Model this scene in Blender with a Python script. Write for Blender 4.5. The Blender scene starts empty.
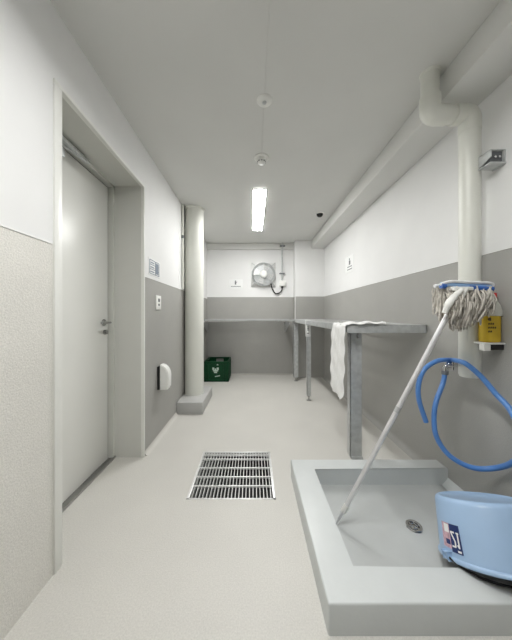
import bpy, bmesh, math, random
from mathutils import Vector, Matrix
random.seed(7)
SC = bpy.context.scene
COL = SC.collection
R = math.radians

# ------------------------------------------------------------------ materials
def mat(name, color, rough=0.5, metal=0.0, noise=0.0, nscale=8.0, bump=0.0, bscale=200.0,
        spec=0.5, emit=None, trans=0.0, coat=0.0, speck=0.0, sscale=300.0):
    m = bpy.data.materials.new(name); m.use_nodes = True
    nt = m.node_tree; b = nt.nodes['Principled BSDF']
    b.inputs['Base Color'].default_value = (*color, 1)
    b.inputs['Roughness'].default_value = rough
    b.inputs['Metallic'].default_value = metal
    b.inputs['Specular IOR Level'].default_value = spec
    b.inputs['Transmission Weight'].default_value = trans
    b.inputs['Coat Weight'].default_value = coat
    tc = nt.nodes.new('ShaderNodeTexCoord')
    last = None
    def layer(scale, amount, prev):
        n = nt.nodes.new('ShaderNodeTexNoise'); n.inputs['Scale'].default_value = scale
        n.inputs['Detail'].default_value = 3
        nt.links.new(tc.outputs['Object'], n.inputs['Vector'])
        mr = nt.nodes.new('ShaderNodeMapRange')
        mr.inputs['From Min'].default_value = 0.3; mr.inputs['From Max'].default_value = 0.7
        mr.inputs['To Min'].default_value = 1 - amount; mr.inputs['To Max'].default_value = 1 + amount
        nt.links.new(n.outputs['Fac'], mr.inputs['Value'])
        mx = nt.nodes.new('ShaderNodeMix'); mx.data_type = 'RGBA'; mx.blend_type = 'MULTIPLY'
        mx.inputs['Factor'].default_value = 1
        if prev is None: mx.inputs[6].default_value = (*color, 1)
        else: nt.links.new(prev, mx.inputs[6])
        nt.links.new(mr.outputs['Result'], mx.inputs[7])
        return mx.outputs[2]
    if noise: last = layer(nscale, noise, last)
    if speck: last = layer(sscale, speck, last)
    if last is not None: nt.links.new(last, b.inputs['Base Color'])
    if bump:
        n = nt.nodes.new('ShaderNodeTexNoise'); n.inputs['Scale'].default_value = bscale
        n.inputs['Detail'].default_value = 2
        nt.links.new(tc.outputs['Object'], n.inputs['Vector'])
        bp = nt.nodes.new('ShaderNodeBump'); bp.inputs['Strength'].default_value = bump
        bp.inputs['Distance'].default_value = 0.004
        nt.links.new(n.outputs['Fac'], bp.inputs['Height'])
        nt.links.new(bp.outputs['Normal'], b.inputs['Normal'])
    if emit:
        b.inputs['Emission Color'].default_value = (*emit[0], 1)
        b.inputs['Emission Strength'].default_value = emit[1]
    return m

LAMP = 50.0
M = dict(
    white=mat('wall_white', (.80, .80, .795), .6, noise=.02, nscale=3, bump=.12, bscale=180),
    dado=mat('wall_grey_coating', (.375, .37, .35), .55, noise=.03, nscale=4, speck=.10, sscale=260, bump=.35, bscale=240),
    ceil=mat('ceiling_paint', (.68, .68, .66), .7, noise=.02, nscale=2, bump=.08, bscale=150),
    floor=mat('floor_coating', (.585, .57, .535), .42, noise=.03, nscale=2.5, speck=.085, sscale=170, bump=.3, bscale=220),
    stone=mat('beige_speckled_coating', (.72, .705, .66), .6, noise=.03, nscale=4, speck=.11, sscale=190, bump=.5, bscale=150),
    front=mat('dark_grey_panel', (.10, .10, .10), .6, noise=.03),
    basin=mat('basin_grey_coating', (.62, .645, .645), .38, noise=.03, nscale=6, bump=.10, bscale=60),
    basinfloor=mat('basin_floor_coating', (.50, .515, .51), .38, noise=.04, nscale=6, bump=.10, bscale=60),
    plinth=mat('plinth_grey', (.46, .46, .45), .5, noise=.04, nscale=7, bump=.2, bscale=120),
    frame=mat('door_frame_paint', (.60, .60, .565), .45, noise=.015, nscale=4),
    door=mat('door_paint', (.80, .80, .765), .32, noise=.01, nscale=3, bump=.03, bscale=20),
    bead=mat('white_bead', (.84, .84, .83), .5, noise=.01),
    steel=mat('stainless_steel', (.40, .40, .39), .3, metal=1, noise=.05, nscale=30),
    galv=mat('galvanised_steel', (.56, .575, .575), .42, metal=.35, noise=.10, nscale=26),
    grate=mat('grating_steel', (.72, .72, .71), .4, metal=.4, noise=.08, nscale=40),
    chrome=mat('chrome', (.75, .75, .76), .12, metal=1, noise=.02),
    alum=mat('aluminium_pole', (.80, .80, .81), .35, metal=.55, noise=.05, nscale=25),
    pvc=mat('cream_pipe_paint', (.74, .745, .69), .34, noise=.015, nscale=5, bump=.04, bscale=25),
    black=mat('black_plastic', (.012, .012, .012), .4, noise=.1),
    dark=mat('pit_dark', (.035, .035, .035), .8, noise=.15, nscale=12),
    plastic=mat('white_plastic', (.83, .83, .80), .35, noise=.01),
    paper=mat('white_paper', (.86, .865, .86), .6, noise=.01),
    ink=mat('grey_ink', (.16, .17, .18), .7, noise=.02),
    inkblue=mat('slate_ink', (.24, .28, .34), .7, noise=.04),
    green=mat('green_crate_plastic', (.003, .046, .016), .45, spec=.25, noise=.08, nscale=14),
    emblem=mat('pale_green_print', (.50, .62, .54), .5, noise=.05),
    blue=mat('blue_bucket_plastic', (.36, .51, .72), .33, noise=.03, nscale=9),
    navy=mat('navy_print', (.012, .03, .14), .4, noise=.05),
    hose=mat('blue_hose_rubber', (.09, .24, .58), .35, noise=.06, nscale=20),
    clampblue=mat('blue_mop_plastic', (.02, .10, .38), .35, noise=.05),
    paleblue=mat('pale_blue_plastic', (.26, .42, .68), .4, noise=.05),
    yarn=mat('cotton_yarn', (.54, .51, .46), .9, noise=.22, nscale=45),
    cloth=mat('white_cotton_cloth', (.86, .86, .85), .9, noise=.02, nscale=30, bump=.3, bscale=90),
    tape=mat('white_yarn_tape', (.80, .80, .80), .8, noise=.06, nscale=60),
    yellow=mat('yellow_bottle', (.72, .50, .04), .4, noise=.05, nscale=20),
    milky=mat('milky_plastic', (.72, .72, .66), .35, noise=.02),
    red=mat('red_cap', (.60, .03, .03), .4, noise=.03),
    brown=mat('brown_print', (.10, .06, .02), .6, noise=.05),
    pink=mat('red_white_print', (.62, .40, .46), .5, noise=.3, nscale=60),
    lamp=mat('lit_diffuser', (.9, .9, .9), .5, emit=((1.0, 1.0, .985), LAMP)),
    lamp_near=mat('lit_near_diffuser', (.9, .9, .9), .5, emit=((1.0, 1.0, .985), LAMP * 1.3)),
    smoke=mat('dark_dome', (.01, .01, .01), .1, noise=.02),
)

# ------------------------------------------------------------------ mesh builder
class MB:
    def __init__(s): s.bm = bmesh.new()
    def face(s, pts, mi=0):
        f = s.bm.faces.new([s.bm.verts.new(p) for p in pts]); f.material_index = mi; return f
    def box(s, x0, x1, y0, y1, z0, z1, bev=0.0, mi=0, seg=2, mtx=None):
        tmp = bmesh.new()
        bmesh.ops.create_cube(tmp, size=1)
        for v in tmp.verts:
            v.co = Vector(((x0 + x1) / 2 + v.co.x * (x1 - x0), (y0 + y1) / 2 + v.co.y * (y1 - y0), (z0 + z1) / 2 + v.co.z * (z1 - z0)))
        if bev: bmesh.ops.bevel(tmp, geom=tmp.edges[:], offset=bev, segments=seg, affect='EDGES', profile=.5)
        s._merge(tmp, mi, mtx); return s
    def _merge(s, tmp, mi=0, mtx=None):
        vm = {}
        for v in tmp.verts: vm[v] = s.bm.verts.new(mtx @ v.co if mtx else v.co)
        for f in tmp.faces:
            try:
                nf = s.bm.faces.new([vm[v] for v in f.verts]); nf.material_index = mi
            except ValueError: pass
        tmp.free()
    def tube(s, pts, r, n=12, cap=True, mi=0):
        pts = [Vector(p) for p in pts]; rings = []
        rr = r if isinstance(r, (list, tuple)) else [r] * len(pts)
        t0 = (pts[1] - pts[0]).normalized()
        up = Vector((0, 0, 1)) if abs(t0.z) < .9 else Vector((0, 1, 0))
        a = t0.cross(up).normalized()
        for i, p in enumerate(pts):
            t = (pts[min(i + 1, len(pts) - 1)] - pts[max(i - 1, 0)]).normalized()
            a = (a - t * a.dot(t)).normalized(); b = t.cross(a)
            rings.append([s.bm.verts.new(p + (a * math.cos(2 * math.pi * k / n) + b * math.sin(2 * math.pi * k / n)) * rr[i]) for k in range(n)])
        for i in range(len(rings) - 1):
            for k in range(n):
                f = s.bm.faces.new((rings[i][k], rings[i][(k + 1) % n], rings[i + 1][(k + 1) % n], rings[i + 1][k])); f.material_index = mi
        if cap:
            f = s.bm.faces.new(rings[0][::-1]); f.material_index = mi
            f = s.bm.faces.new(rings[-1]); f.material_index = mi
        return s
    def lathe(s, prof, c=(0, 0, 0), axis='z', n=40, mi=0, mtx=None, close=False):
        """prof: list of (radius, height). axis z/x/y."""
        rings = []
        for r, h in prof:
            ring = []
            for k in range(n):
                a = 2 * math.pi * k / n; u, v = r * math.cos(a), r * math.sin(a)
                p = {'z': Vector((u, v, h)), 'y': Vector((u, h, v)), 'x': Vector((h, u, v))}[axis] + Vector(c)
                ring.append(s.bm.verts.new(mtx @ p if mtx else p))
            rings.append(ring)
        for i in range(len(rings) - 1):
            for k in range(n):
                f = s.bm.faces.new((rings[i][k], rings[i][(k + 1) % n], rings[i + 1][(k + 1) % n], rings[i + 1][k])); f.material_index = mi
        if close:
            s.bm.faces.new(rings[0][::-1]).material_index = mi; s.bm.faces.new(rings[-1]).material_index = mi
        return s
    def prism(s, poly, axis, a, b, mi=0):
        """poly of 2-D points extruded along axis between a and b."""
        def P(u, v, w): return {'x': (w, u, v), 'y': (u, w, v), 'z': (u, v, w)}[axis]
        A = [s.bm.verts.new(P(u, v, a)) for u, v in poly]; B = [s.bm.verts.new(P(u, v, b)) for u, v in poly]
        n = len(poly)
        s.bm.faces.new(A).material_index = mi; s.bm.faces.new(B[::-1]).material_index = mi
        for k in range(n): s.bm.faces.new((A[k], B[k], B[(k + 1) % n], A[(k + 1) % n])).material_index = mi
        return s
    def torus(s, c, Rr, r, axis='z', n=40, m=8, mi=0):
        prof = [(Rr + r * math.cos(2 * math.pi * k / m), r * math.sin(2 * math.pi * k / m)) for k in range(m + 1)]
        return s.lathe(prof, c, axis, n, mi)

ORIG = {}
def build(name, mb, mats, parent=None, origin=(0, 0, 0), smooth=True, angle=35):
    me = bpy.data.meshes.new(name)
    bmesh.ops.remove_doubles(mb.bm, verts=mb.bm.verts[:], dist=1e-6)
    bmesh.ops.recalc_face_normals(mb.bm, faces=mb.bm.faces[:])
    o_ = Vector(ORIG[parent.name]) if parent else Vector(origin)
    bmesh.ops.translate(mb.bm, verts=mb.bm.verts[:], vec=-o_)
    mb.bm.to_mesh(me); mb.bm.free()
    if smooth:
        for p in me.polygons: p.use_smooth = True
        me.set_sharp_from_angle(angle=R(angle))
    for k in (mats if isinstance(mats, (list, tuple)) else [mats]): me.materials.append(M[k])
    ob = bpy.data.objects.new(name, me); COL.objects.link(ob)
    if parent: ob.parent = parent
    else: ob.location = o_
    ORIG[ob.name] = tuple(o_)
    return ob
def tag(o, label, cat, group=None, kind=None):
    o['label'] = label; o['category'] = cat
    if group: o['group'] = group
    if kind: o['kind'] = kind
    return o
def thing(name, label, cat, loc, group=None, kind=None):
    o = bpy.data.objects.new(name, None); COL.objects.link(o); o.location = loc
    o.empty_display_size = .05
    ORIG[o.name] = tuple(loc); return tag(o, label, cat, group, kind)
def struct(name, mb, mats, label, cat, **k):
    o = build(name, mb, mats, **k); return tag(o, label, cat, kind='structure')
def spline(pts, n=8):
    pts = [Vector(p) for p in pts]; out = []
    P = [2 * pts[0] - pts[1]] + pts + [2 * pts[-1] - pts[-2]]
    for i in range(1, len(P) - 2):
        p0, p1, p2, p3 = P[i - 1:i + 3]
        for k in range(n):
            t = k / n
            out.append(.5 * ((2 * p1) + (p2 - p0) * t + (2 * p0 - 5 * p1 + 4 * p2 - p3) * t * t + (3 * p1 - p0 - 3 * p2 + p3) * t ** 3))
    out.append(pts[-1]); return out

# ------------------------------------------------------------------ dimensions (metres; x to the right, y into the room)
XL, XR, YB, YF, ZC = -.885, 1.315, 4.83, -2.2, 2.52
HL, HR = 1.465, 1.495                     # height of the grey coating on the left / the other walls
DY0, DY1, DZ = 1.106, 2.03, 2.20          # door opening
T = .3

# floor with a square pit under the grating
GX0, GX1, GY0, GY1 = -.4175, .144, 1.558, 2.10
mb = MB()
xs = [XL - T, GX0, GX1, XR + T]; ys = [YF - T, GY0, GY1, YB + T]
for i in range(3):
    for j in range(3):
        if i == 1 and j == 1: continue
        mb.face([(xs[i], ys[j], 0), (xs[i + 1], ys[j], 0), (xs[i + 1], ys[j + 1], 0), (xs[i], ys[j + 1], 0)])
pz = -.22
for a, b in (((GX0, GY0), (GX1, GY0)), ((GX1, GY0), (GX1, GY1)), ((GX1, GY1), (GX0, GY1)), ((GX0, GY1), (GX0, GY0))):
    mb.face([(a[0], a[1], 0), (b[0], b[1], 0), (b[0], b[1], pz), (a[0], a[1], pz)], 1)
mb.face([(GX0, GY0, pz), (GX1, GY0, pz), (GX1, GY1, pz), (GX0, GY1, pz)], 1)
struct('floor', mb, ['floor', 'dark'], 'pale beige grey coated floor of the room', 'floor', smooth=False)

mb = MB(); mb.box(XL - T, XR + T, YF - T, YB + T, ZC, ZC + .2)
struct('ceiling', mb, 'ceil', 'plain light grey painted ceiling', 'ceiling', smooth=False)

# left wall with door opening
mb = MB()
def wl(y0, y1, z0, z1, mi): mb.box(XL - T, XL, y0, y1, z0, z1, mi=mi)
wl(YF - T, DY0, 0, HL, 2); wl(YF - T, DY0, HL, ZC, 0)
wl(DY1, YB + T, 0, HL, 1); wl(DY1, YB + T, HL, ZC, 0)
wl(DY0, DY1, DZ, ZC, 0)
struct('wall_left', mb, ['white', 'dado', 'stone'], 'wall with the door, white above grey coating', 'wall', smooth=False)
mb = MB(); mb.box(XR, XR + T, YF - T, YB + T, 0, HR, mi=1); mb.box(XR, XR + T, YF - T, YB + T, HR, ZC, mi=0)
struct('wall_right', mb, ['white', 'dado'], 'long wall behind the basin, white above grey coating', 'wall', smooth=False)
mb = MB(); mb.box(XL, XR, YB, YB + T, 0, HR, mi=1); mb.box(XL, XR, YB, YB + T, HR, ZC, mi=0)
struct('wall_back', mb, ['white', 'dado'], 'end wall with the fan, white above grey coating', 'wall', smooth=False)
mb = MB(); mb.box(XL, XR, YF - T, YF, 0, ZC)
struct('wall_front', mb, 'front', 'dark grey wall behind the camera', 'wall', smooth=False)
mb = MB(); mb.box(.776, XR, 4.60, YB, 0, HR - .005, mi=1); mb.box(.776, XR, 4.60, YB, HR - .005, ZC, mi=0)
struct('wall_pillar', mb, ['white', 'dado'], 'shallow square pillar in the corner beside the fan', 'pillar', smooth=False)
mb = MB(); mb.box(.770, .782, 4.594, 4.606, 1.07, HR - .005, .002)
struct('trim_1', mb, 'bead', 'white corner bead on the pillar edge above the counter', 'trim')
mb = MB(); mb.box(1.075, XR, YF, 4.60, 2.37, ZC, .008)
struct('ceiling_beam', mb, 'ceil', 'long boxed beam along the ceiling edge', 'beam')
mb = MB(); mb.box(XL, .776, YB - .07, YB, 2.405, ZC, .004)
struct('trim_2', mb, 'ceil', 'shallow boxed strip over the fan', 'trim')
# thin white paint edge over the grey coating
mb = MB(); mb.box(XR - .003, XR, YF, 4.60, HR - .003, HR + .003)
struct('trim_3', mb, 'bead', 'thin white line along the top of the grey coating behind the basin', 'trim')
mb = MB(); mb.box(XL, XL + .003, YF, DY0 - .01, HL - .003, HL + .003); mb.box(XL, XL + .003, DY1 + .01, YB, HL - .003, HL + .003)
struct('trim_4', mb, 'bead', 'thin white line along the top of the grey coating on the door wall', 'trim')
# coved floor edges
def cove(r, x, sx, y0, y1):
    mb = MB(); pts = [(x, 0), (x + sx * r, 0)]
    for k in range(7):
        a = math.pi / 2 * k / 6; pts.append((x + sx * (r - r * math.sin(a)), r - r * math.cos(a)))
    pts = [(x - sx * .005, -.004), (x + sx * r, -.004)] + pts[2:] + [(x - sx * .005, r)]
    mb.prism(pts, 'y', y0, y1); return mb
struct('baseboard_left', cove(.035, XL, 1, DY1 + .012, 2.885), 'floor', 'coved floor edge beside the door', 'baseboard')
struct('baseboard_right', cove(.045, XR, -1, 1.80, 4.60), 'dado', 'coved floor edge under the long table', 'baseboard')
mb = MB(); mb.box(XL, .776, YB - .02, YB, 0, .02, .012, seg=3)
struct('baseboard_back', mb, 'floor', 'coved floor edge of the end wall', 'baseboard')

# ------------------------------------------------------------------ door
d = thing('door_1', 'pale flush metal door in a deep grey frame', 'door', (-1.0, 1.55, 0), kind='structure')
mb = MB()
X0 = -1.115
# face trim on the wall, reveals, soffit, inner stops
mb.box(XL - .02, XL + .008, DY0, DY0 + .045, 0.0, DZ - .018, .002)
mb.box(XL - .02, XL + .008, DY1 - .014, DY1, 0.0, DZ - .018, .002)
mb.box(XL - .02, XL + .008, DY0, DY1, DZ - .018, DZ, .003)
build('door_trim', mb, 'door', d); mb = MB()
mb.box(X0, XL - .02, DY0 - .002, DY0 + .03, 0, DZ)
mb.box(X0, XL - .02, DY1 - .010, DY1 + .002, 0, DZ)
mb.box(X0, XL - .02, DY0, DY1, DZ - .012, DZ + .002)
mb.box(XL - T, X0, DY1 - .038, DY1 + .002, 0, DZ)
mb.box(XL - T, X0, DY0 - .002, DY0 + .04, 0, DZ)
mb.box(XL - T, X0, DY0, DY1, DZ - .030, DZ + .002)
build('door_frame', mb, 'frame', d)
mb = MB(); mb.box(-1.195, -1.15, DY0 + .046, DY1 - .051, .012, DZ - .042, .002)
leaf = build('door_leaf', mb, 'door', d)
mb = MB(); mb.box(-1.20, -1.162, DY0 + .04, DY1 - .038, .0, DZ - .03)
build('door_gasket', mb, 'black', d)
mb = MB(); mb.box(-1.15, X0 + .004, DY0 + .03, DY1 - .012, 0, .012, .003); mb.box(-1.125, X0 + .008, DY0 + .03, DY1 - .012, 0, .016, .002)
build('threshold', mb, 'steel', d)
# lever handle
mb = MB(); hy, hz = 1.925, 1.092
mb.lathe([(0.0001, -1.142), (.024, -1.142), (.026, -1.146), (.026, -1.15)], (0, hy, hz), 'x', 24)
build('handle_rose', mb, 'steel', d)
mb = MB(); mb.tube(spline([(-1.149, hy, hz), (-1.11, hy, hz), (-1.092, hy - .01, hz), (-1.088, hy - .04, hz), (-1.088, hy - .125, hz)], 6), .0095, 12)
build('lever_handle', mb, 'steel', d)
mb = MB(); mb.lathe([(.0001, -1.138), (.017, -1.138), (.019, -1.142), (.019, -1.15)], (0, hy + .01, hz - .075), 'x', 20)
mb.box(-1.139, -1.122, hy - .006 + .01, hy + .006 + .01, hz - .09, hz - .06, .002)
build('lock_cylinder', mb, 'steel', d)
mb = MB(); mb.box(-1.15, -1.105, 1.17, 1.47, 2.075, 2.125, .004)
cl = build('door_closer', mb, 'galv', d)
mb = MB(); mb.tube([(-1.13, 1.40, 2.125), (-1.13, 1.40, 2.145)], .012, 12); mb.tube([(-1.13, 1.40, 2.14), (-1.09, 1.62, 2.15)], .007, 8)
mb.box(-1.114, -1.08, 1.30, 1.66, 2.150, 2.170, .003)
build('closer_arm', mb, 'galv', cl)

# ------------------------------------------------------------------ lamps and ceiling fittings
def lamp(y0, y1, label, skirt=0):
    t = thing('ceiling_light', label, 'lamp', (.07, (y0 + y1) / 2, ZC), group='ceiling battens')
    mb = MB(); mb.box(.001, .147, y0, y1, ZC - .011, ZC, .002)
    build('lamp_housing', mb, 'plastic', t)
    mb = MB(); mb.box(.004, .144, y0 + .001, y1 - .001, ZC - .0125, ZC - .0105)
    build('diffuser', mb, 'lamp_near' if skirt else 'lamp', t)
    if skirt:                                        # dark skirts added to keep this lamp's light off the upper wall
        mb = MB()
        for xa in (-.004, .146): mb.box(xa, xa + .006, y0, y1, ZC - skirt, ZC, .001)
        for ya in (y0 - .006, y1): mb.box(-.004, .152, ya, ya + .006, ZC - skirt, ZC, .001)
        build('added_skirt', mb, 'front', t)
lamp(2.71, 4.01, 'lit white batten lamp on the ceiling in front of the end wall')
lamp(.06, 1.03, 'lit white batten lamp on the ceiling beside the top of the door', .040)
# detectors
t = thing('smoke_detector', 'flat round white detector on the ceiling over the floor grating', 'detector', (.073, 1.597, ZC), group='ceiling detectors')
mb = MB(); mb.lathe([(.0001, ZC - .012), (.030, ZC - .012), (.046, ZC - .007), (.050, ZC - .002), (.050, ZC)], (.073, 1.597, 0), n=36)
build('detector_body', mb, 'plastic', t)
mb = MB(); mb.lathe([(.0001, ZC - .021), (.010, ZC - .020), (.013, ZC - .016), (.014, ZC - .011)], (.073, 1.597, 0), n=20)
build('sensor', mb, 'galv', t)
t = thing('smoke_detector', 'stepped white detector on the ceiling close to the lit lamp', 'detector', (.074, 2.18, ZC), group='ceiling detectors')
mb = MB(); mb.lathe([(.046, ZC - .014), (.060, ZC - .010), (.064, ZC - .004), (.064, ZC)], (.074, 2.18, 0), n=36)
build('detector_base', mb, 'plastic', t)
mb = MB(); mb.lathe([(.0001, ZC - .050), (.028, ZC - .049), (.036, ZC - .044), (.038, ZC - .034), (.046, ZC - .028), (.047, ZC - .010)], (.074, 2.18, 0), n=36)
build('detector_head', mb, 'plastic', t)
mb = MB()
for k in range(10):
    a = 2 * math.pi * k / 10
    mb.box(-.006, .006, -.0392, -.036, ZC - .043, ZC - .036, mtx=Matrix.Translation((.074, 2.18, 0)) @ Matrix.Rotation(a, 4, 'Z'))
build('vent_slots', mb, 'ink', t)
mb = MB()
for a, b in ((1.03, 1.545), (1.65, 2.115), (2.245, 2.71)): mb.box(.070, .0765, a, b, ZC - .003, ZC, .001)
tag(build('wiring_strip', mb, 'ceil', origin=(.073, 1.3, ZC)), 'thin pale wiring strip running along the ceiling between the detectors', 'wiring')
t = thing('security_camera', 'small black dome camera on the ceiling near the beam', 'camera', (.90, 3.37, ZC))
mb = MB(); mb.lathe([(.040, ZC - .012), (.056, ZC - .008), (.058, ZC)], (.90, 3.37, 0), n=32); build('camera_base', mb, 'plastic', t)
mb = MB(); mb.lathe([(.0001, ZC - .052)] + [(.044 * math.sin(R(a)), ZC - .012 - .040 * math.cos(R(a))) for a in (15, 30, 45, 60, 75, 90)], (.90, 3.37, 0), n=28)
build('lens_dome', mb, 'smoke', t)

# ------------------------------------------------------------------ pipes
t = thing('vertical_pipe', 'thick cream vertical pipe standing on the concrete plinth', 'pipe', (-.76, 3.24, .138))
mb = MB(); mb.lathe([(.119, .138), (.119, ZC)], (-.76, 3.24, 0), n=48); build('pipe_tube', mb, 'pvc', t)
mb = MB(); mb.lathe([(.119, ZC - .02), (.128, ZC - .014), (.130, ZC)], (-.76, 3.24, 0), n=48); build('ceiling_collar', mb, 'pvc', t)
mb = MB(); mb.box(XL, -.58, 2.89, 3.56, 0, .138, .006)
tag(build('concrete_plinth', mb, 'plinth', origin=(-.73, 3.22, 0)), 'low grey concrete plinth under the thick cream pipe', 'plinth')
t = thing('conduit', 'thin cream conduit on the wall behind the thick pipe', 'conduit', (-.868, 3.095, HL))
mb = MB(); mb.tube([(-.868, 3.095, HL + .005), (-.868, 3.095, ZC)], .0135, 14); build('conduit_tube', mb, 'pvc', t)
mb = MB(); mb.lathe([(.0135, 2.10), (.0175, 2.10), (.0175, 2.135), (.0135, 2.135)], (-.868, 3.095, 0), n=16); build('conduit_clip', mb, 'ink', t)

t = thing('offset_pipe', 'cream drain pipe with two elbows dropping from the ceiling behind the mop', 'pipe', (1.23, 1.42, .80))
px, pu, py, zh = 1.23, 1.005, 1.42, 2.286
mb = MB()
mb.tube([(px, py, .835), (px, py, zh - .02)], .0505, 36)
build('lower_pipe', mb, 'pvc', t)
mb = MB(); mb.lathe([(.0505, .835), (.0505, .812), (.046, .800), (.041, .800), (.041, .83)], (px, py, 0), n=36); build('pipe_end', mb, 'pvc', t)
mb = MB(); mb.tube([(pu, py, zh + .02), (pu, py, ZC)], .0455, 36); build('upper_pipe', mb, 'pvc', t)
mb = MB(); mb.tube([(pu, py, zh), (px, py, zh)], .0455, 32); build('cross_pipe', mb, 'pvc', t)
def elbow(cx, sx, sz):
    # quarter bend joining a vertical run and a horizontal run, with sockets
    mb = MB(); r = .0525; b = .035
    pts = [(cx, py, zh + sz * .10)] + [(cx, py, zh + sz * b)]
    for k in range(1, 7):
        a = math.pi / 2 * k / 6; pts.append((cx + sx * (b - b * math.cos(a)), py, zh + sz * (b - b * math.sin(a))))
    pts.append((cx + sx * .095, py, zh)); mb.tube(pts, r, 32); return mb
build('elbow', elbow(pu, 1, 1), 'pvc', t); build('elbow', elbow(px, -1, -1), 'pvc', t)
mb = MB(); mb.lathe([(.0455, ZC - .012), (.050, ZC - .009), (.052, ZC)], (pu, py, 0), n=36); build('ceiling_collar', mb, 'pvc', t)

# ------------------------------------------------------------------ floor grating
t = thing('floor_grating', 'square steel floor grating let into the middle of the floor', 'grating', ((GX0 + GX1) / 2, (GY0 + GY1) / 2, 0))
mb = MB(); w = .018
mb.box(GX0, GX0 + w, GY0, GY1, -.025, .003, .001); mb.box(GX1 - w, GX1, GY0, GY1, -.025, .003, .001)
mb.box(GX0, GX1, GY0, GY0 + .010, -.025, .003, .001); mb.box(GX0, GX1, GY1 - .014, GY1, -.025, .003, .001)
build('grating_frame', mb, 'grate', t)
mb = MB(); n = 23
for k in range(n):
    x = GX0 + w + .012 + (GX1 - GX0 - 2 * w - .024) * k / (n - 1)
    mb.box(x - .0022, x + .0022, GY0 + .008, GY1 - .01, -.028, .000)
build('bearing_bars', mb, 'grate', t)
mb = MB()
for y in (1.683, 1.778, 1.882, 1.995, 2.052): mb.box(GX0 + .01, GX1 - .01, y - .0055, y + .0055, -.009, .002, .001)
build('cross_bars', mb, 'grate', t)

# ------------------------------------------------------------------ mop basin
t = thing('mop_basin', 'low square grey coated concrete mop basin against the wall', 'basin', (.79, 1.345, 0))
x0, x1, y0, y1, zt = .269, XR, .895, 1.793, .116
ix0, iy0, iy1, zf = .405, 1.022, 1.685, .006
mb = MB()
out = [(x0, y0), (x1, y0), (x1, y1), (x0, y1)]; inn = [(ix0, iy0), (x1, iy0), (x1, iy1), (ix0, iy1)]
poly = [(x0, y0), (x1, y0), (x1, iy0), (ix0, iy0), (ix0, iy1), (x1, iy1), (x1, y1), (x0, y1)]
tmp = bmesh.new()
A = [tmp.verts.new((x, y, 0)) for x, y in poly]; B = [tmp.verts.new((x, y, zt)) for x, y in poly]
tmp.faces.new(B)
for k in range(8): tmp.faces.new((A[k], A[(k + 1) % 8], B[(k + 1) % 8], B[k]))
bmesh.ops.bevel(tmp, geom=[e for e in tmp.edges if all(v.co.z > .1 for v in e.verts) or (abs(e.verts[0].co.z - e.verts[1].co.z) > .05 and e.verts[0].co.x < .5)],
                offset=.008, segments=3, affect='EDGES', profile=.5)
mb._merge(tmp)
build('basin_curb', mb, 'basin', t)
mb = MB()
dx, dy, dr = .873, 1.356, .040
# basin floor as a sheet with a round hole for the drain
N = 32; ring = [(dx + dr * math.cos(2 * math.pi * k / N), dy + dr * math.sin(2 * math.pi * k / N)) for k in range(N)]
fx0, fx1, fy0, fy1 = ix0 - .01, x1, iy0 - .01, iy1 + .01
def edge_pt(k):
    a = 2 * math.pi * k / N; c, s_ = math.cos(a), math.sin(a)
    tx = ((fx1 - dx) / c if c > 1e-9 else (fx0 - dx) / c if c < -1e-9 else 1e9); ty = ((fy1 - dy) / s_ if s_ > 1e-9 else (fy0 - dy) / s_ if s_ < -1e-9 else 1e9)
    q = min(tx, ty); return (dx + c * q, dy + s_ * q)
corner = {(1, 1): (fx1, fy1), (-1, 1): (fx0, fy1), (-1, -1): (fx0, fy0), (1, -1): (fx1, fy0)}
for k in range(N):
    p, q = edge_pt(k), edge_pt(k + 1)
    pts = [(*ring[k], zf - .004), (*p, zf), (*q, zf), (*ring[(k + 1) % N], zf - .004)]
    ex = abs(p[0] - q[0]) > 1e-6 and abs(p[1] - q[1]) > 1e-6
    if ex:
        c = (fx1 if max(p[0], q[0]) > fx1 - 1e-6 else fx0, fy1 if max(p[1], q[1]) > fy1 - 1e-6 else fy0)
        pts.insert(2, (*c, zf))
    mb.face(pts)
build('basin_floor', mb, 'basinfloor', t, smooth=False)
mb = MB(); mb.prism([(x1 + .002, zf - .003), (x1 - .05, zf - .003), (x1 - .036, zf + .006), (x1 - .012, zf + .03), (x1 + .002, zf + .05)], 'y', iy0 - .004, iy1 + .004)
build('basin_fillet', mb, 'basin', t)
mb = MB(); mb.lathe([(.026, zf + .003), (.030, zf + .005), (.039, zf + .004), (.042, zf - .002)], (dx, dy, 0), n=32)
mb.lathe([(.0001, zf - .001), (.008, zf - .0005), (.010, zf - .003)], (dx, dy, 0), n=16)
for k in range(6):
    a = math.pi * 2 * k / 6; mb.tube([(dx + .007 * math.cos(a), dy + .007 * math.sin(a), zf - .001), (dx + .029 * math.cos(a), dy + .029 * math.sin(a), zf + .001)], .0028, 6)
mb.torus((dx, dy, zf), .018, .0028, 'z', 24, 6)
dr_ = build('drain', mb, 'chrome', t)
mb = MB(); mb.lathe([(.0001, zf - .0045), (.039, zf - .004)], (dx, dy, 0), n=32); build('drain_well', mb, 'black', dr_)

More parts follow.
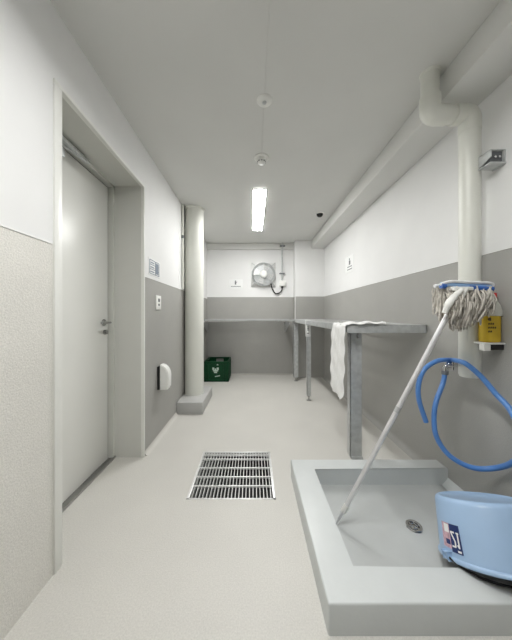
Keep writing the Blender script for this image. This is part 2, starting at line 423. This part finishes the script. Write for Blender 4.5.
# ------------------------------------------------------------------ counters (galvanised grating shelves)
ZT = 1.072
t = thing('counter', 'steel grating counter along the end wall under the fan', 'counter', (-.07, 4.54, 0))
cx0, cx1, cy0, cy1 = XL + .004, .700, 4.20, YB - .004
mb = MB(); mb.box(cx0, cx1, cy0, cy0 + .006, ZT - .020, ZT + .004, .001); mb.box(cx0, cx1, cy0, cy0 + .045, ZT, ZT + .004, .001); mb.box(cx0, cx1, cy1 - .006, cy1, ZT - .04, ZT + .004)
build('counter_rail', mb, 'galv', t)
mb = MB(); k = cx0 + .02
while k < cx1 - .01:
    mb.box(k - .003, k + .003, cy0 + .006, cy1 - .006, ZT - .040, ZT - .001); k += .037
y = cy0 + .1
while y < cy1: mb.box(cx0, cx1, y - .003, y + .003, ZT - .012, ZT - .002); y += .1
build('grating', mb, 'grate', t, smooth=False)
def bracket(x):
    mb = MB(); mb.prism([(cy1, ZT - .045), (cy0 + .03, ZT - .045), (cy0 + .03, ZT - .075), (cy1 - .06, ZT - .24), (cy1, ZT - .24)], 'x', x - .003, x + .003); return mb
for x in (XL + .02, .62): build('bracket', bracket(x), 'galv', t)

t = thing('table', 'long galvanised steel grating table along the wall behind the basin', 'table', (1.0, 3.2, 0))
tx0, tx1, ty0, ty1 = .705, XR - .003, 1.886, 4.594
mb = MB()
mb.box(tx0, tx1, ty0, ty0 + .006, ZT - .058, ZT + .004, .001)
mb.box(tx0, tx0 + .006, ty0, ty1, ZT - .050, ZT + .004, .001)
mb.box(tx0, tx1, ty0, ty0 + .045, ZT, ZT + .004, .001); mb.box(tx0, tx0 + .045, ty0, ty1, ZT, ZT + .004, .001)
mb.box(tx1 - .006, tx1, ty0, ty1, ZT - .05, ZT + .004, .001); mb.box(tx0, tx1, ty1 - .006, ty1, ZT - .05, ZT + .004, .001)
build('table_rail', mb, 'galv', t)
mb = MB(); y = ty0 + .03
while y < ty1 - .01:
    mb.box(tx0 + .006, tx1 - .006, y - .003, y + .003, ZT - .035, ZT - .001); y += .037
x = tx0 + .1
while x < tx1: mb.box(x - .003, x + .003, ty0, ty1, ZT - .012, ZT - .002); x += .1
build('grating', mb, 'grate', t, smooth=False)
def angle_leg(x0_, x1_, y_, z0, z1, d=.05, th=.006):
    mb = MB(); mb.box(x0_, x1_, y_, y_ + th, z0, z1, .001); mb.box(x0_, x0_ + th, y_, y_ + d, z0, z1, .001); return mb
lg = build('leg', angle_leg(.775, .868, 1.995, .022, ZT - .0, .06), 'galv', t)
mb = MB(); mb.box(.785, .875, 1.985, 2.06, 0, .022, .002); build('foot_plate', mb, 'galv', lg)
for z in (ZT - .075, ZT - .1):
    mb = MB(); mb.lathe([(.0001, 1.984), (.008, 1.984), (.009, 1.989), (.009, 1.995)], (.835, 0, z), 'y', 8); build('bolt', mb, 'steel', lg)
mb = MB(); mb.box(.71, .90, 1.892, 2.0, ZT - .05, ZT - .036, .002); build('end_brace', mb, 'galv', t)
for (xa, xb, yy) in ((.728, .780, 3.36), (.712, .790, 4.36)):
    lg = build('leg', angle_leg(xa, xb, yy, .06, ZT, .05), 'galv', t)
    xm = (xa + xb) / 2; mb = MB(); mb.tube([(xm, yy + .012, .0), (xm, yy + .012, .09)], .008, 10)
    mb.lathe([(.0001, .012), (.012, .012), (.032, .006), (.034, 0), (.0001, 0)], (xm, yy + .012, 0), n=20)
    mb.lathe([(.0001, .062), (.015, .062), (.015, .048), (.0001, .048)], (xm, yy + .012, 0), n=6)
    build('adjuster_foot', mb, 'steel', lg)

# white card hanging at the second leg
t = thing('hanging_card', 'narrow white card hanging at the front edge of the long table', 'card', (.750, 3.34, .86))
mb = MB(); mb.box(.700, .768, 3.338, 3.342, .862, 1.085, .001); build('card', mb, 'paper', t)
for z in (.985, .965, .945, .90):
    mb = MB(); mb.box(.722, .748, 3.3365, 3.3378, z, z + .010); build('text_line', mb, 'ink', t)

# towel over the table front edge
def towel():
    mb = MB(); nu, nv = 26, 46
    top_len, hang = .42, .585
    grid = []
    for j in range(nv + 1):
        row = []; s_ = j / nv * (top_len + hang)
        for i in range(nu + 1):
            u = i / nu; y = 1.872 + .285 * u
            edge = .004 * math.sin(j * .5 + i * .3) if i in (0, nu) else 0
            if s_ < top_len:
                f = s_ / top_len
                y2 = y + .05 * math.sin(f * 3) * (u - .3)
                x = tx0 - .010 + (top_len - s_) * (.72 + .28 * u); z = ZT + .010 + .007 * math.sin(u * 15 + f * 4) + .006 * math.sin(f * 17 + u * 3) + .012 * (1 - f) * math.sin(u * 6) ** 2
            else:
                q = (s_ - top_len) / hang
                bulge = .005 * math.sin(u * 22 + q * 1.5) + .006 * math.sin(u * 9 + 1 + q * 3) * (.4 + q) + .004 * math.sin(q * 22 + u * 7)
                x = tx0 - .020 - .012 * q + bulge; z = ZT + .008 - q * (hang + .006 * math.sin(u * 7) - .02 * u - .05 * abs(2 * u - 1) ** 4)
                y2 = y + .005 * math.sin(q * 5 + u * 2) + .012 * q * (u - .6)
            row.append(mb.bm.verts.new((x, y2 + edge, z)))
        grid.append(row)
    for j in range(nv):
        for i in range(nu): mb.bm.faces.new((grid[j][i], grid[j][i + 1], grid[j + 1][i + 1], grid[j + 1][i]))
    bmesh.ops.solidify(mb.bm, geom=mb.bm.faces[:], thickness=.006)
    return mb
tag(build('towel', towel(), 'cloth', origin=(.75, 2.1, ZT), angle=80), 'crumpled white towel draped over the front edge of the long table', 'towel')

# ------------------------------------------------------------------ fan on the end wall
fx, fz, fy = .20, 1.925, YB
t = thing('exhaust_fan', 'round guarded steel exhaust fan high on the end wall', 'fan', (fx, fy, fz))
mb = MB(); s_ = .235
mb.box(fx - s_, fx + s_, fy - .02, fy, fz - s_, fz + s_, .006); build('fan_plate', mb, 'grate', t)
mb = MB(); mb.lathe([(.200, -.015), (.205, -.05), (.222, -.075), (.218, -.079), (.198, -.055), (.190, -.015)], (fx, fy, fz), 'y', 48); build('fan_shroud', mb, 'galv', t)
mb = MB(); mb.lathe([(.0001, -.021), (.19, -.021)], (fx, fy, fz), 'y', 40); build('fan_throat', mb, 'galv', t)
for k in range(4):
    mb = MB(); a = math.pi / 2 * k + .4; mt = Matrix.Translation((fx, fy - .055, fz)) @ Matrix.Rotation(a, 4, 'Y')
    tmp = bmesh.new(); vs = []
    for (r_, w0, w1, off) in ((.05, -.03, .03, .012), (.12, -.06, .05, .018), (.18, -.085, .055, .022)):
        vs.append([tmp.verts.new((w0, -off, r_)), tmp.verts.new(((w0 + w1) / 2, -.002, r_)), tmp.verts.new((w1, off * .6, r_))])
    for i in range(2):
        for j in range(2): tmp.faces.new((vs[i][j], vs[i][j + 1], vs[i + 1][j + 1], vs[i + 1][j]))
    bmesh.ops.solidify(tmp, geom=tmp.faces[:], thickness=.003)
    mb._merge(tmp, mtx=mt); build('blade', mb, 'grate', t)
mb = MB(); mb.lathe([(.0001, -.155), (.040, -.153), (.062, -.14), (.068, -.12), (.068, -.07), (.05, -.03)], (fx, fy, fz), 'y', 32); build('motor', mb, 'plastic', t)
mb = MB()
for r_, yy in ((.222, -.085), (.19, -.115), (.155, -.135), (.12, -.15), (.085, -.158)): mb.torus((fx, fy + yy, fz), r_, .0035, 'y', 44, 6)
for k in range(12):
    a = 2 * math.pi * k / 12; c_, q_ = math.cos(a), math.sin(a)
    mb.tube([(fx + r_ * c_, fy + yy, fz + r_ * q_) for r_, yy in ((.225, -.07), (.222, -.085), (.19, -.117), (.155, -.137), (.12, -.152), (.07, -.159))], .0035, 6)
build('wire_guard', mb, 'galv', t)
for sx in (-1, 1):
    for sz in (-1, 1):
        mb = MB(); mb.tube([(fx + sx * .222, fy - .018, fz + sz * .222), (fx + sx * .205, fy - .06, fz + sz * .205), (fx + sx * .155, fy - .09, fz + sz * .155)], .007, 8)
        build('guard_stay', mb, 'galv', t)
mb = MB(); mb.tube(spline([(.34, fy - .06, 1.755), (.365, fy - .05, 1.66), (.43, fy - .035, 1.565), (.51, fy - .035, 1.575), (.553, fy - .035, 1.63), (.557, fy - .035, 1.70)], 8), .011, 10)
tag(build('power_cable', mb, 'black', origin=(.45, fy, 1.57)), 'short black cable looping from the fan to the junction box', 'cable')
t = thing('junction_box', 'small grey junction box on the end wall beside the fan', 'junction box', (.565, fy, 1.75))
mb = MB(); mb.box(.505, .625, fy - .06, fy, 1.70, 1.81, .006); build('box_body', mb, 'plastic', t)
mb = MB(); mb.box(.510, .620, fy - .068, fy - .058, 1.705, 1.805, .004); build('box_lid', mb, 'plastic', t)
mb = MB(); mb.lathe([(.014, 1.70), (.020, 1.698), (.020, 1.675), (.013, 1.672)], (.557, fy - .035, 0), n=14); build('cable_gland', mb, 'black', t)
t = thing('conduit', 'thin grey conduit rising from the junction box to the ceiling strip', 'conduit', (.557, fy - .03, 1.81))
mb = MB(); mb.tube([(.557, fy - .035, 1.81), (.557, fy - .035, 2.36), (.557, fy - .095, 2.44), (.557, fy - .095, ZC)], .015, 12); build('conduit_tube', mb, 'galv', t)
def clip(z, y_):
    mb = MB(); mb.box(.557 - .05, .557 + .05, y_ - .018, y_ + .02, z - .010, z + .010, .003)
    for sx in (-1, 1): mb.lathe([(.0001, y_ - .03), (.014, y_ - .03), (.016, y_ - .018)], (.557 + sx * .032, 0, z), 'y', 10)
    return mb
build('conduit_clip', clip(1.945, fy - .035), 'ink', t); build('conduit_clip', clip(2.455, fy - .095), 'ink', t)

# ------------------------------------------------------------------ notices
t = thing('notice_sheet', 'small white notice with a pictogram on the end wall beside the fan', 'notice', (-.325, fy, 1.76), group='wall notices')
nx0, nx1, nz0, nz1 = -.465, -.193, 1.645, 1.84
mb = MB(); mb.box(nx0, nx1, fy - .003, fy, nz0, nz1, .0005); build('sheet', mb, 'paper', t)
mb = MB(); c_ = -.335
mb.lathe([(.0001, fy - .0045), (.013, fy - .0045), (.013, fy - .003)], (c_ - .004, 0, 1.803), 'y', 14)
mb.prism([(c_ - .016, 1.788), (c_ + .012, 1.788), (c_ + .022, 1.772), (c_ + .010, 1.765), (c_ + .012, 1.738), (c_ - .016, 1.738)], 'y', fy - .0045, fy - .003)
mb.box(c_ + .012, c_ + .03, fy - .0045, fy - .003, 1.785, 1.793)
build('pictogram', mb, 'ink', t); mb = MB()
for a in range(9): mb.box(nx0 + .042 + a * .021, nx0 + .042 + a * .021 + .016, fy - .0045, fy - .003, 1.694, 1.708)
build('text_line', mb, 'ink', t)

t = thing('notice_sheet', 'white notice with a pictogram on the wall above the long table', 'notice', (XR, 3.4, 1.83), group='wall notices')
mb = MB(); mb.box(XR - .003, XR, 3.26, 3.55, 1.735, 1.955, .0005); build('sheet', mb, 'paper', t)
mb = MB(); yc = 3.40
mb.lathe([(.0001, XR - .0045), (.014, XR - .0045), (.014, XR - .003)], (0, yc, 1.908), 'x', 14)
mb.prism([(yc - .03, 1.89), (yc + .02, 1.89), (yc + .015, 1.85), (yc + .03, 1.835), (yc - .03, 1.835)], 'x', XR - .0045, XR - .003)
build('pictogram', mb, 'ink', t)
for k, z in enumerate((1.800, 1.765)):
    mb = MB()
    for a in range(6): mb.box(XR - .0045, XR - .003, yc - .08 + a * .027, yc - .08 + a * .027 + .020, z, z + .014)
    build('text_line', mb, 'ink', t)

t = thing('notice_sheet', 'white sheet with a grey blue table on the wall beside the door', 'notice', (XL, 2.24, 1.57), group='wall notices')
mb = MB(); mb.box(XL, XL + .003, 2.115, 2.375, 1.493, 1.645, .0005); build('sheet', mb, 'paper', t)
mb = MB(); xa, xb = XL + .003, XL + .0042
ya, yb, za, zb = 2.135, 2.345, 1.510, 1.628
for y in (ya, (ya + yb) / 2 + .02, yb): mb.box(xa, xb, y - .006, y + .006, za, zb)
for k in range(4): z = za + (zb - za) * k / 3; mb.box(xa, xb, ya, yb, z - .003, z + .003)
for k in range(3):
    z = za + (zb - za) * (k + .5) / 3
    mb.box(xa, xb - .0004, ya + .018, ya + .10, z - .007, z + .003)
mb.box(xa, xb - .0004, yb - .075, yb - .015, za + .01, zb - .01)
build('printed_table', mb, 'inkblue', t)

t = thing('wall_switch', 'small white switch plate on the grey wall beside the door', 'switch', (XL, 2.32, 1.265))
mb = MB(); mb.box(XL, XL + .012, 2.262, 2.378, 1.200, 1.330, .003); build('plate', mb, 'plastic', t)
mb = MB(); mb.box(XL + .011, XL + .017, 2.305, 2.336, 1.272, 1.302, .002); mb.box(XL + .011, XL + .015, 2.308, 2.334, 1.236, 1.254, .001); build('switch_button', mb, 'ink', t)

t = thing('vent_hood', 'white rounded vent hood low on the grey wall beside the door', 'vent', (XL, 2.38, .46))
mb = MB(); mb.box(XL, XL + .022, 2.305, 2.412, .458, .672, .003); build('back_plate', mb, 'black', t)
mb = MB()
prof = [(XL + .022, .455), (XL + .088, .455), (XL + .091, .475), (XL + .100, .48)] + [(XL + .022 + .080 * math.cos(R(a)), .575 + .11 * math.sin(R(a))) for a in (5, 20, 35, 50, 65, 80)] + [(XL + .022, .686)]
mb.prism(prof, 'y', 2.312, 2.405)
bmesh.ops.bevel(mb.bm, geom=[e for e in mb.bm.edges if all(abs(v.co.y - 2.312) < 1e-5 for v in e.verts) or all(abs(v.co.y - 2.405) < 1e-5 for v in e.verts)], offset=.006, segments=2, affect='EDGES')
build('hood', mb, 'plastic', t, angle=30)

# ------------------------------------------------------------------ green crate
t = thing('beverage_crate', 'dark green plastic crate on the floor against the end wall', 'crate', (-.63, 4.55, 0))
ax, bx, ay, by, hz_ = -.845, -.418, 4.30, 4.78, .350
mb = MB(); th = .016
mb.box(ax, bx, ay, by, .004, .02)
mb.box(ax + .008, bx - .008, ay + .008, ay + .008 + th, .02, hz_ - .04)
mb.box(ax + .008, bx - .008, by - .008 - th, by - .008, .02, .20); mb.box(ax + .008, -.70, by - .024, by - .008, .2, hz_); mb.box(-.56, bx - .008, by - .024, by - .008, .2, hz_)
mb.box(ax + .008, ax + .008 + th, ay, by, .02, hz_ - .01); mb.box(bx - .008 - th, bx - .008, ay, by, .02, hz_ - .01)
build('crate_body', mb, 'green', t)
mb = MB(); r_ = .028
mb.box(ax, bx, ay, ay + r_, hz_ - .045, hz_, .005); mb.box(ax, bx, by - r_, by, hz_ - .03, hz_, .005)
mb.box(ax, ax + r_, ay, by, hz_ - .03, hz_, .005); mb.box(bx - r_, bx, ay, by, hz_ - .03, hz_, .005)
build('crate_rim', mb, 'green', t)
mb = MB()
for x in (ax, ax + .055, bx - .083, bx - .028): mb.box(x, x + .028, ay - .001, ay + .02, .0, hz_ - .02, .004)
for y in (ay, ay + .15, ay + .30, by - .03): mb.box(bx - .012, bx, y, y + .03, 0, hz_ - .02, .003)
mb.box(ax, bx, ay - .001, ay + .02, 0, .035, .004); mb.box(bx - .012, bx, ay, by, 0, .035, .003)
build('crate_ribs', mb, 'green', t)
mb = MB(); ec = -.645; yq = ay + .0065
def E(pts): mb.prism([(ec + u, v) for u, v in pts], 'y', yq, yq + .003)
for u0, u1, v0, v1 in ((-.055, -.022, .205, .245), (-.014, .012, .198, .228), (.020, .055, .205, .245), (-.045, .045, .178, .200), (-.026, .026, .150, .174)):
    E([(u0, v0), (u1, v0), (u1, v1), (u0, v1)])
build('printed_logo', mb, 'emblem', t, smooth=False); mb = MB()
E([(.018, .288), (.032, .306), (.046, .296), (.050, .280), (.038, .288), (.030, .282)])
build('printed_mark', mb, 'emblem', t, smooth=False); mb = MB()
for k in range(5): E([(-.01 + k * .018, .083 + k * .003), (.004 + k * .018, .083 + k * .003), (.004 + k * .018, .099 + k * .003), (-.01 + k * .018, .099 + k * .003)])
build('text_line', mb, 'emblem', t, smooth=False)

# ------------------------------------------------------------------ upside-down bucket
TH = R(27); BC = Vector((1.045, 1.065, .107)); R0, R1, H = .206, .168, .221
BM = Matrix.Translation(BC) @ Matrix.Rotation(-TH, 4, 'X')
t = thing('bucket', 'pale blue plastic bucket turned upside down on the edge of the basin', 'bucket', (1.045, 1.16, 0))
def rad(h): return R0 + (R1 - R0) * h / H
prof = [(rad(.0) - .006, 0.0), (R0 + .005, 0.0), (R0 + .007, .006), (R0 + .005, .012), (rad(.016), .016), (rad(H - .018), H - .018), (rad(H) - .003, H - .006), (rad(H) - .012, H - .001),
        (rad(H) - .020, H), (rad(H) - .026, H - .006), (.0001, H - .006)]
mb = MB(); mb.lathe(prof, n=64, mtx=BM)
build('bucket_shell', mb, 'blue', t, angle=50)
mb = MB(); mb.lathe([(.0001, H - .012), (rad(H) - .018, H - .012), (rad(H - .03) - .005, H - .03), (rad(0) - .006, .0005)], n=64, mtx=BM)
build('bucket_inner_shade', mb, 'black', t, angle=50)  # inside of the blue bucket coloured black for the shade under it
def cone(a, h, off=.0012):
    r = rad(h) + off; return BM @ Vector((-r * math.sin(a), -r * math.cos(a), h))
def patch(mb, a0, a1, h0, h1, off, mi=0, n=8):
    for i in range(n):
        for j in range(3):
            A_, B_ = a0 + (a1 - a0) * i / n, a0 + (a1 - a0) * (i + 1) / n; C_, D_ = h0 + (h1 - h0) * j / 3, h0 + (h1 - h0) * (j + 1) / 3
            mb.face([cone(A_, C_, off), cone(B_, C_, off), cone(B_, D_, off), cone(A_, D_, off)], mi)
mb = MB(); patch(mb, R(69), R(83), .034, .128, .0012, 0)
patch(mb, R(83), R(97), .042, .128, .0012, 1)
patch(mb, R(84), R(92), .095, .124, .0018, 2); patch(mb, R(84), R(91), .055, .072, .0018, 3)
patch(mb, R(70.5), R(75), .038, .045, .0018, 2)
# digits 1 and 2, heads towards the rim because the bucket is upside down
def stroke(p, q, w):
    (a0, h0), (a1, h1) = p, q; n = 4
    for i in range(n):
        s0, s1 = i / n, (i + 1) / n; pts = []
        for s, sg in ((s0, -1), (s1, -1), (s1, 1), (s0, 1)):
            a, h = a0 + (a1 - a0) * s, h0 + (h1 - h0) * s
            da, dh = (a1 - a0) * .18, (h1 - h0); L = math.hypot(da, dh)
            pts.append(cone(a + sg * w * (dh / L) / .18, h - sg * w * (da / L), .0020))
        mb.face(pts, 2)
def D(a): return R(a)
stroke((D(72.2), .052), (D(72.2), .102), .0030); stroke((D(72.2), .053), (D(74.2), .062), .0026); stroke((D(70.6), .101), (D(74.2), .101), .0028)
stroke((D(81.6), .054), (D(76.4), .054), .0030); stroke((D(76.6), .054), (D(76.6), .074), .0030); stroke((D(76.6), .072), (D(81.2), .100), .0032); stroke((D(81.8), .101), (D(76.2), .101), .0030)
build('sticker', mb, ['navy', 'pink', 'paper', 'navy'], t, smooth=False)
def ear(sg):
    mb = MB(); tmp = bmesh.new(); bmesh.ops.create_cube(tmp, size=1)
    for v in tmp.verts: v.co = Vector((sg * (R0 + .004 + .016 * v.co.x), v.co.y * .030, .016 + v.co.z * .024))
    bmesh.ops.bevel(tmp, geom=tmp.edges[:], offset=.004, segments=2, affect='EDGES')
    mb._merge(tmp, mtx=BM); return mb
ears = [build('handle_ear', ear(-1), 'blue', t), build('handle_ear', ear(1), 'blue', t)]
mb = MB(); pts = []
for k in range(25):
    a = math.pi * k / 24; pts.append((BC.x - (R0 + .008) * math.cos(a), BC.y + .004 - .135 * math.sin(a), .123 + .002 * math.sin(a)))
mb.tube(pts, .004, 8); build('bail_handle', mb, 'black', t)

# ------------------------------------------------------------------ mop leaning upside down on the pipe
tip = Vector((.455, 1.363, .008)); top = Vector((1.000, 1.268, 1.175)); ax_ = (top - tip).normalized()
t = thing('mop', 'string mop leaning upside down in the basin, its head against the cream pipe', 'mop', tuple(tip))
mb = MB(); mb.tube([tip + ax_ * .085, top], .0125, 16); build('pole', mb, 'alum', t)
mb = MB(); mb.tube([tip, tip + ax_ * .03, tip + ax_ * .10], [.0055, .0075, .0085], 12); build('pole_tip', mb, 'alum', t)
mb = MB(); mb.tube([tip + ax_ * .082, tip + ax_ * .092, tip + ax_ * .125], [.0145, .0155, .0145], 16); build('collar', mb, 'plastic', t)
mb = MB(); mb.tube([tip + ax_ * .70, tip + ax_ * .73], .0132, 16); build('pole_joint', mb, 'galv', t)
bz, by_ = 1.293, 1.282
mb = MB(); mb.tube([(.955, by_ - .012, bz + .012), (1.21, by_ - .008, bz + .002)], .013, 14)
build('mop_bar', mb, 'paleblue', t)
for p, q in (((1.09, by_ - .026, bz - .008), (1.205, by_ - .024, bz - .012)), ((.948, by_ - .022, bz + .004), (.968, by_ - .024, bz))):
    mb = MB(); mb.tube([p, q], [.0135, .012], 12); build('blue_clip', mb, 'clampblue', t)
mb = MB()
mb.tube(spline([top - ax_ * .01, top + ax_ * .045, Vector((1.045, 1.250, 1.255)), Vector((1.06, 1.250, 1.283))], 6), [.017] * 6 + [.018] * 6 + [.015] * 7, 14)
mb.box(.990, 1.095, by_ - .045, by_ - .018, bz - .022, bz - .002, .006)
build('clamp', mb, 'plastic', t)
mb = MB(); mb.tube(spline([(.958, 1.250, 1.160), (.970, 1.240, 1.205), (1.000, 1.238, 1.245), (1.035, 1.242, 1.275)], 6), [.013] * 5 + [.017] * 7 + [.014] * 7, 12)
build('clamp_lever', mb, 'plastic', t)
mb = MB()
mb.tube(spline([(.945, by_ - .02, bz + .012), (1.0, by_ - .022, bz + .026), (1.1, by_ - .02, bz + .022), (1.2, by_ - .018, bz + .018), (1.212, by_ - .014, bz + .002), (1.20, by_ + .01, bz - .004)], 6), .0075, 8)
mb.tube(spline([(.945, by_ + .02, bz + .008), (1.08, by_ + .022, bz + .02), (1.215, by_ + .015, bz + .006)], 6), .009, 8)
build('yarn_tape', mb, 'tape', t)
mb = MB()
for k in range(620):
    u = random.random(); x = .968 + .235 * u
    back = min(1.362, 1.362 if x < 1.165 else 1.300)
    y_s = random.uniform(by_ - .030, back - .012)
    lump = .5 + .5 * math.sin(u * 17 + 1.0)
    L = (.145 + .070 * math.sin(min(1, u * 1.15) * math.pi) ** .8) * (.80 + .20 * lump) * random.uniform(.62, 1.0)
    drift = random.uniform(-.022, .022) + (.5 - u) * .03
    bul = random.uniform(.0, .034) * (-1 if random.random() < .65 else 1)
    ztop = bz + random.uniform(-.030, .004)
    pts = []; ph = random.uniform(0, 6); am = random.uniform(.003, .008)
    for j in range(9):
        q = j / 8
        px_ = x + drift * q + am * math.sin(q * 9 + ph)
        bk = 1.362 if px_ < 1.165 else 1.300
        pts.append((min(px_, 1.196), min(y_s + bul * math.sin(q * 2.7) + am * math.cos(q * 8 + ph), bk), ztop - L * q))
    mb.tube(pts, [.0036] + [.0046] * 7 + [.0036], 5)
st = build('mop_strands', mb, 'yarn', t, angle=80); st['kind'] = 'stuff'

# ------------------------------------------------------------------ tap and hose
t = thing('water_tap', 'small chrome wall tap behind the cream pipe, carrying the blue hose', 'tap', (XR, 1.50, .868))
tz = .848
mb = MB(); mb.lathe([(.0001, XR), (.028, XR), (.026, XR - .010), (.014, XR - .014), (.014, 1.222), (.018, 1.210), (.019, 1.178), (.012, 1.168), (.0001, 1.168)], (0, 1.515, tz), 'x', 20); build('tap_body', mb, 'chrome', t)
mb = MB(); mb.tube(spline([(1.195, 1.507, tz - .004), (1.170, 1.503, tz - .004), (1.158, 1.503, tz - .010), (1.1555, 1.504, .815)], 6), .0125, 12)
mb.lathe([(.013, .838), (.016, .838), (.016, .815), (.012, .812)], (1.1555, 1.505, 0), n=12); build('spout', mb, 'chrome', t)
mb = MB(); mb.tube([(1.188, 1.500, tz), (1.188, 1.480, tz)], .008, 10)
for k in range(2): mb.tube([(1.184 - .024 * (1 - k), 1.480, tz - .024 * k), (1.184 + .024 * (1 - k), 1.480, tz + .024 * k)], .006, 8)
build('tap_handle', mb, 'chrome', t)
mb = MB(); mb.lathe([(.0165, .815), (.018, .812), (.018, .795), (.0165, .792)], (1.1555, 1.505, 0), n=16); build('hose_clamp', mb, 'ink', t)
def at(u, v, y): return (u / 250 * y, y, 1.15 - v / 250 * y)      # bearings from the camera post at x=0, z=1.15
hp = [(192, 56, 1.505), (190, 68, 1.50), (183, 87, 1.46), (181, 105, 1.44), (184, 123, 1.42), (197, 141, 1.39), (219, 152.5, 1.35), (243, 153, 1.30), (262, 146, 1.21), (270, 130, 1.16), (265, 110, 1.17), (256, 93, 1.22),
      (243, 79, 1.28), (228, 61.5, 1.325), (214, 49.5, 1.345), (208, 46.8, 1.385), (203, 45.5, 1.435), (198, 45.0, 1.512), (184, 46, 1.49), (171, 55, 1.46), (165.6, 69, 1.46), (166, 85, 1.46), (173, 107, 1.46)]
mb = MB(); P = [at(*h) for h in hp]
mb.tube(spline(P, 8), .0132, 14); tag(build('hose', mb, 'hose', origin=P[0], angle=60), 'blue rubber hose looped over the chrome tap beside the basin', 'hose')

# ------------------------------------------------------------------ bottle on its bracket
t = thing('detergent_bottle', 'yellow bottle with a red cap on the bracket beside the mop head', 'bottle', (1.266, 1.338, 1.006))
def rr_ring(mb_, prof, c):
    rings = []
    for (hx, hy_, z) in prof:
        ring = []
        for k in range(32):
            a = 2 * math.pi * k / 32; ca, sa = math.cos(a), math.sin(a)
            ring.append(mb_.bm.verts.new((c[0] + hx * math.copysign(abs(ca) ** .6, ca), c[1] + hy_ * math.copysign(abs(sa) ** .6, sa), z)))
        rings.append(ring)
    for i in range(len(rings) - 1):
        for k in range(32): mb_.bm.faces.new((rings[i][k], rings[i][(k + 1) % 32], rings[i + 1][(k + 1) % 32], rings[i + 1][k]))
    mb_.bm.faces.new(rings[0][::-1]); mb_.bm.faces.new(rings[-1])
c_ = (1.266, 1.338)
mb = MB(); rr_ring(mb, [(.040, .025, 1.006), (.046, .029, 1.012), (.046, .029, 1.145)], c_); build('bottle_body', mb, 'yellow', t)
mb = MB(); rr_ring(mb, [(.0455, .0285, 1.145), (.044, .028, 1.17), (.034, .025, 1.20), (.022, .018, 1.225), (.020, .014, 1.232), (.018, .014, 1.240)], (c_[0] + .012, c_[1])); build('bottle_shoulder', mb, 'milky', t)
mb = MB(); mb.lathe([(.0001, 1.268), (.013, 1.268), (.016, 1.264), (.017, 1.238), (.0001, 1.238)], (c_[0] + .018, c_[1], 0), n=20); build('cap', mb, 'red', t)
mb = MB(); yq = 1.338 - .0292
mb.lathe([(.0001, -.0006), (1, -.0006), (1, 0)], n=20, mtx=Matrix.Translation((1.243, yq, 1.128)) @ Matrix.Rotation(R(90), 4, 'X') @ Matrix.Diagonal((.014, .009, 1, 1)))
for k, (z, n_) in enumerate(((1.098, 3), (1.078, 4), (1.058, 2))):
    for a in range(n_): mb.prism([(1.232 + a * .011, z), (1.240 + a * .011, z + .002), (1.239 + a * .011, z + .011), (1.231 + a * .011, z + .009)], 'y', yq - .0006, yq + .0)
build('printed_marks', mb, 'brown', t, smooth=False)
t = thing('wall_bracket', 'small white and black bracket on the wall under the yellow bottle', 'bracket', (XR, 1.335, .97))
mb = MB(); mb.box(1.206, XR, 1.300, 1.367, .996, 1.005, .002); build('bracket_tray', mb, 'plastic', t)
mb = MB(); mb.box(1.206, 1.242, 1.304, 1.335, .962, .9965, .004); build('tray_clip', mb, 'plastic', t)
mb = MB(); mb.box(1.248, XR, 1.308, 1.345, .966, .9955, .004); build('bracket_arm', mb, 'black', t)

# galvanised channel bracket high on the wall behind the pipe
t = thing('pipe_bracket', 'short galvanised steel bracket on the white wall touching the elbowed drain pipe', 'bracket', (XR, 1.33, 1.98))
bx0, bx1, by0, by1 = 1.236, XR, 1.300, 1.369
mb = MB()
mb.box(bx0, bx1, by0, by1, 2.008, 2.014, .001); mb.prism([(by0, 1.975), (by0, 2.012), (by1, 2.012), (by1, 1.955), (by1 - .018, 1.955)], 'x', bx0, bx0 + .006)
mb.box(bx1 - .008, bx1, by0, by1, 1.935, 2.012, .001)
build('channel', mb, 'galv', t)
mb = MB(); mb.box(bx0 + .012, bx1 - .007, by0 + .012, by1 - .004, 1.957, 2.008, .002); build('channel_core', mb, 'ink', t)
mb = MB(); mb.box(bx0 - .004, bx1, by0 - .004, by1, 1.940, 1.946, .001); build('lower_plate', mb, 'galv', t)
for q in (.030, .052):
    mb = MB(); mb.lathe([(.0001, by0 + .004), (.006, by0 + .004), (.007, by0 + .013)], (bx0 + q, 0, 1.978), 'y', 8); build('bolt', mb, 'chrome', t)

# ------------------------------------------------------------------ camera, world, view
cam = bpy.data.cameras.new('camera'); co = bpy.data.objects.new('camera', cam); COL.objects.link(co)
co.location = (0, 0, 1.15); co.rotation_euler = (R(90), 0, 0)
cam.sensor_fit = 'HORIZONTAL'; cam.sensor_width = 36; cam.lens = 36 * 250 / 512
cam.shift_x = 3 / 512; cam.shift_y = -5 / 512; cam.clip_start = .02
SC.camera = co
w_ = bpy.data.worlds.new('world'); SC.world = w_; w_.use_nodes = True
w_.node_tree.nodes['Background'].inputs['Color'].default_value = (.5, .5, .5, 1); w_.node_tree.nodes['Background'].inputs['Strength'].default_value = .05
SC.view_settings.view_transform = 'Standard'; SC.view_settings.look = 'None'; SC.view_settings.gamma = 1
SC.view_settings.exposure = 0.32
SC.cycles.diffuse_bounces = 8; SC.cycles.max_bounces = 14; SC.cycles.use_denoising = True
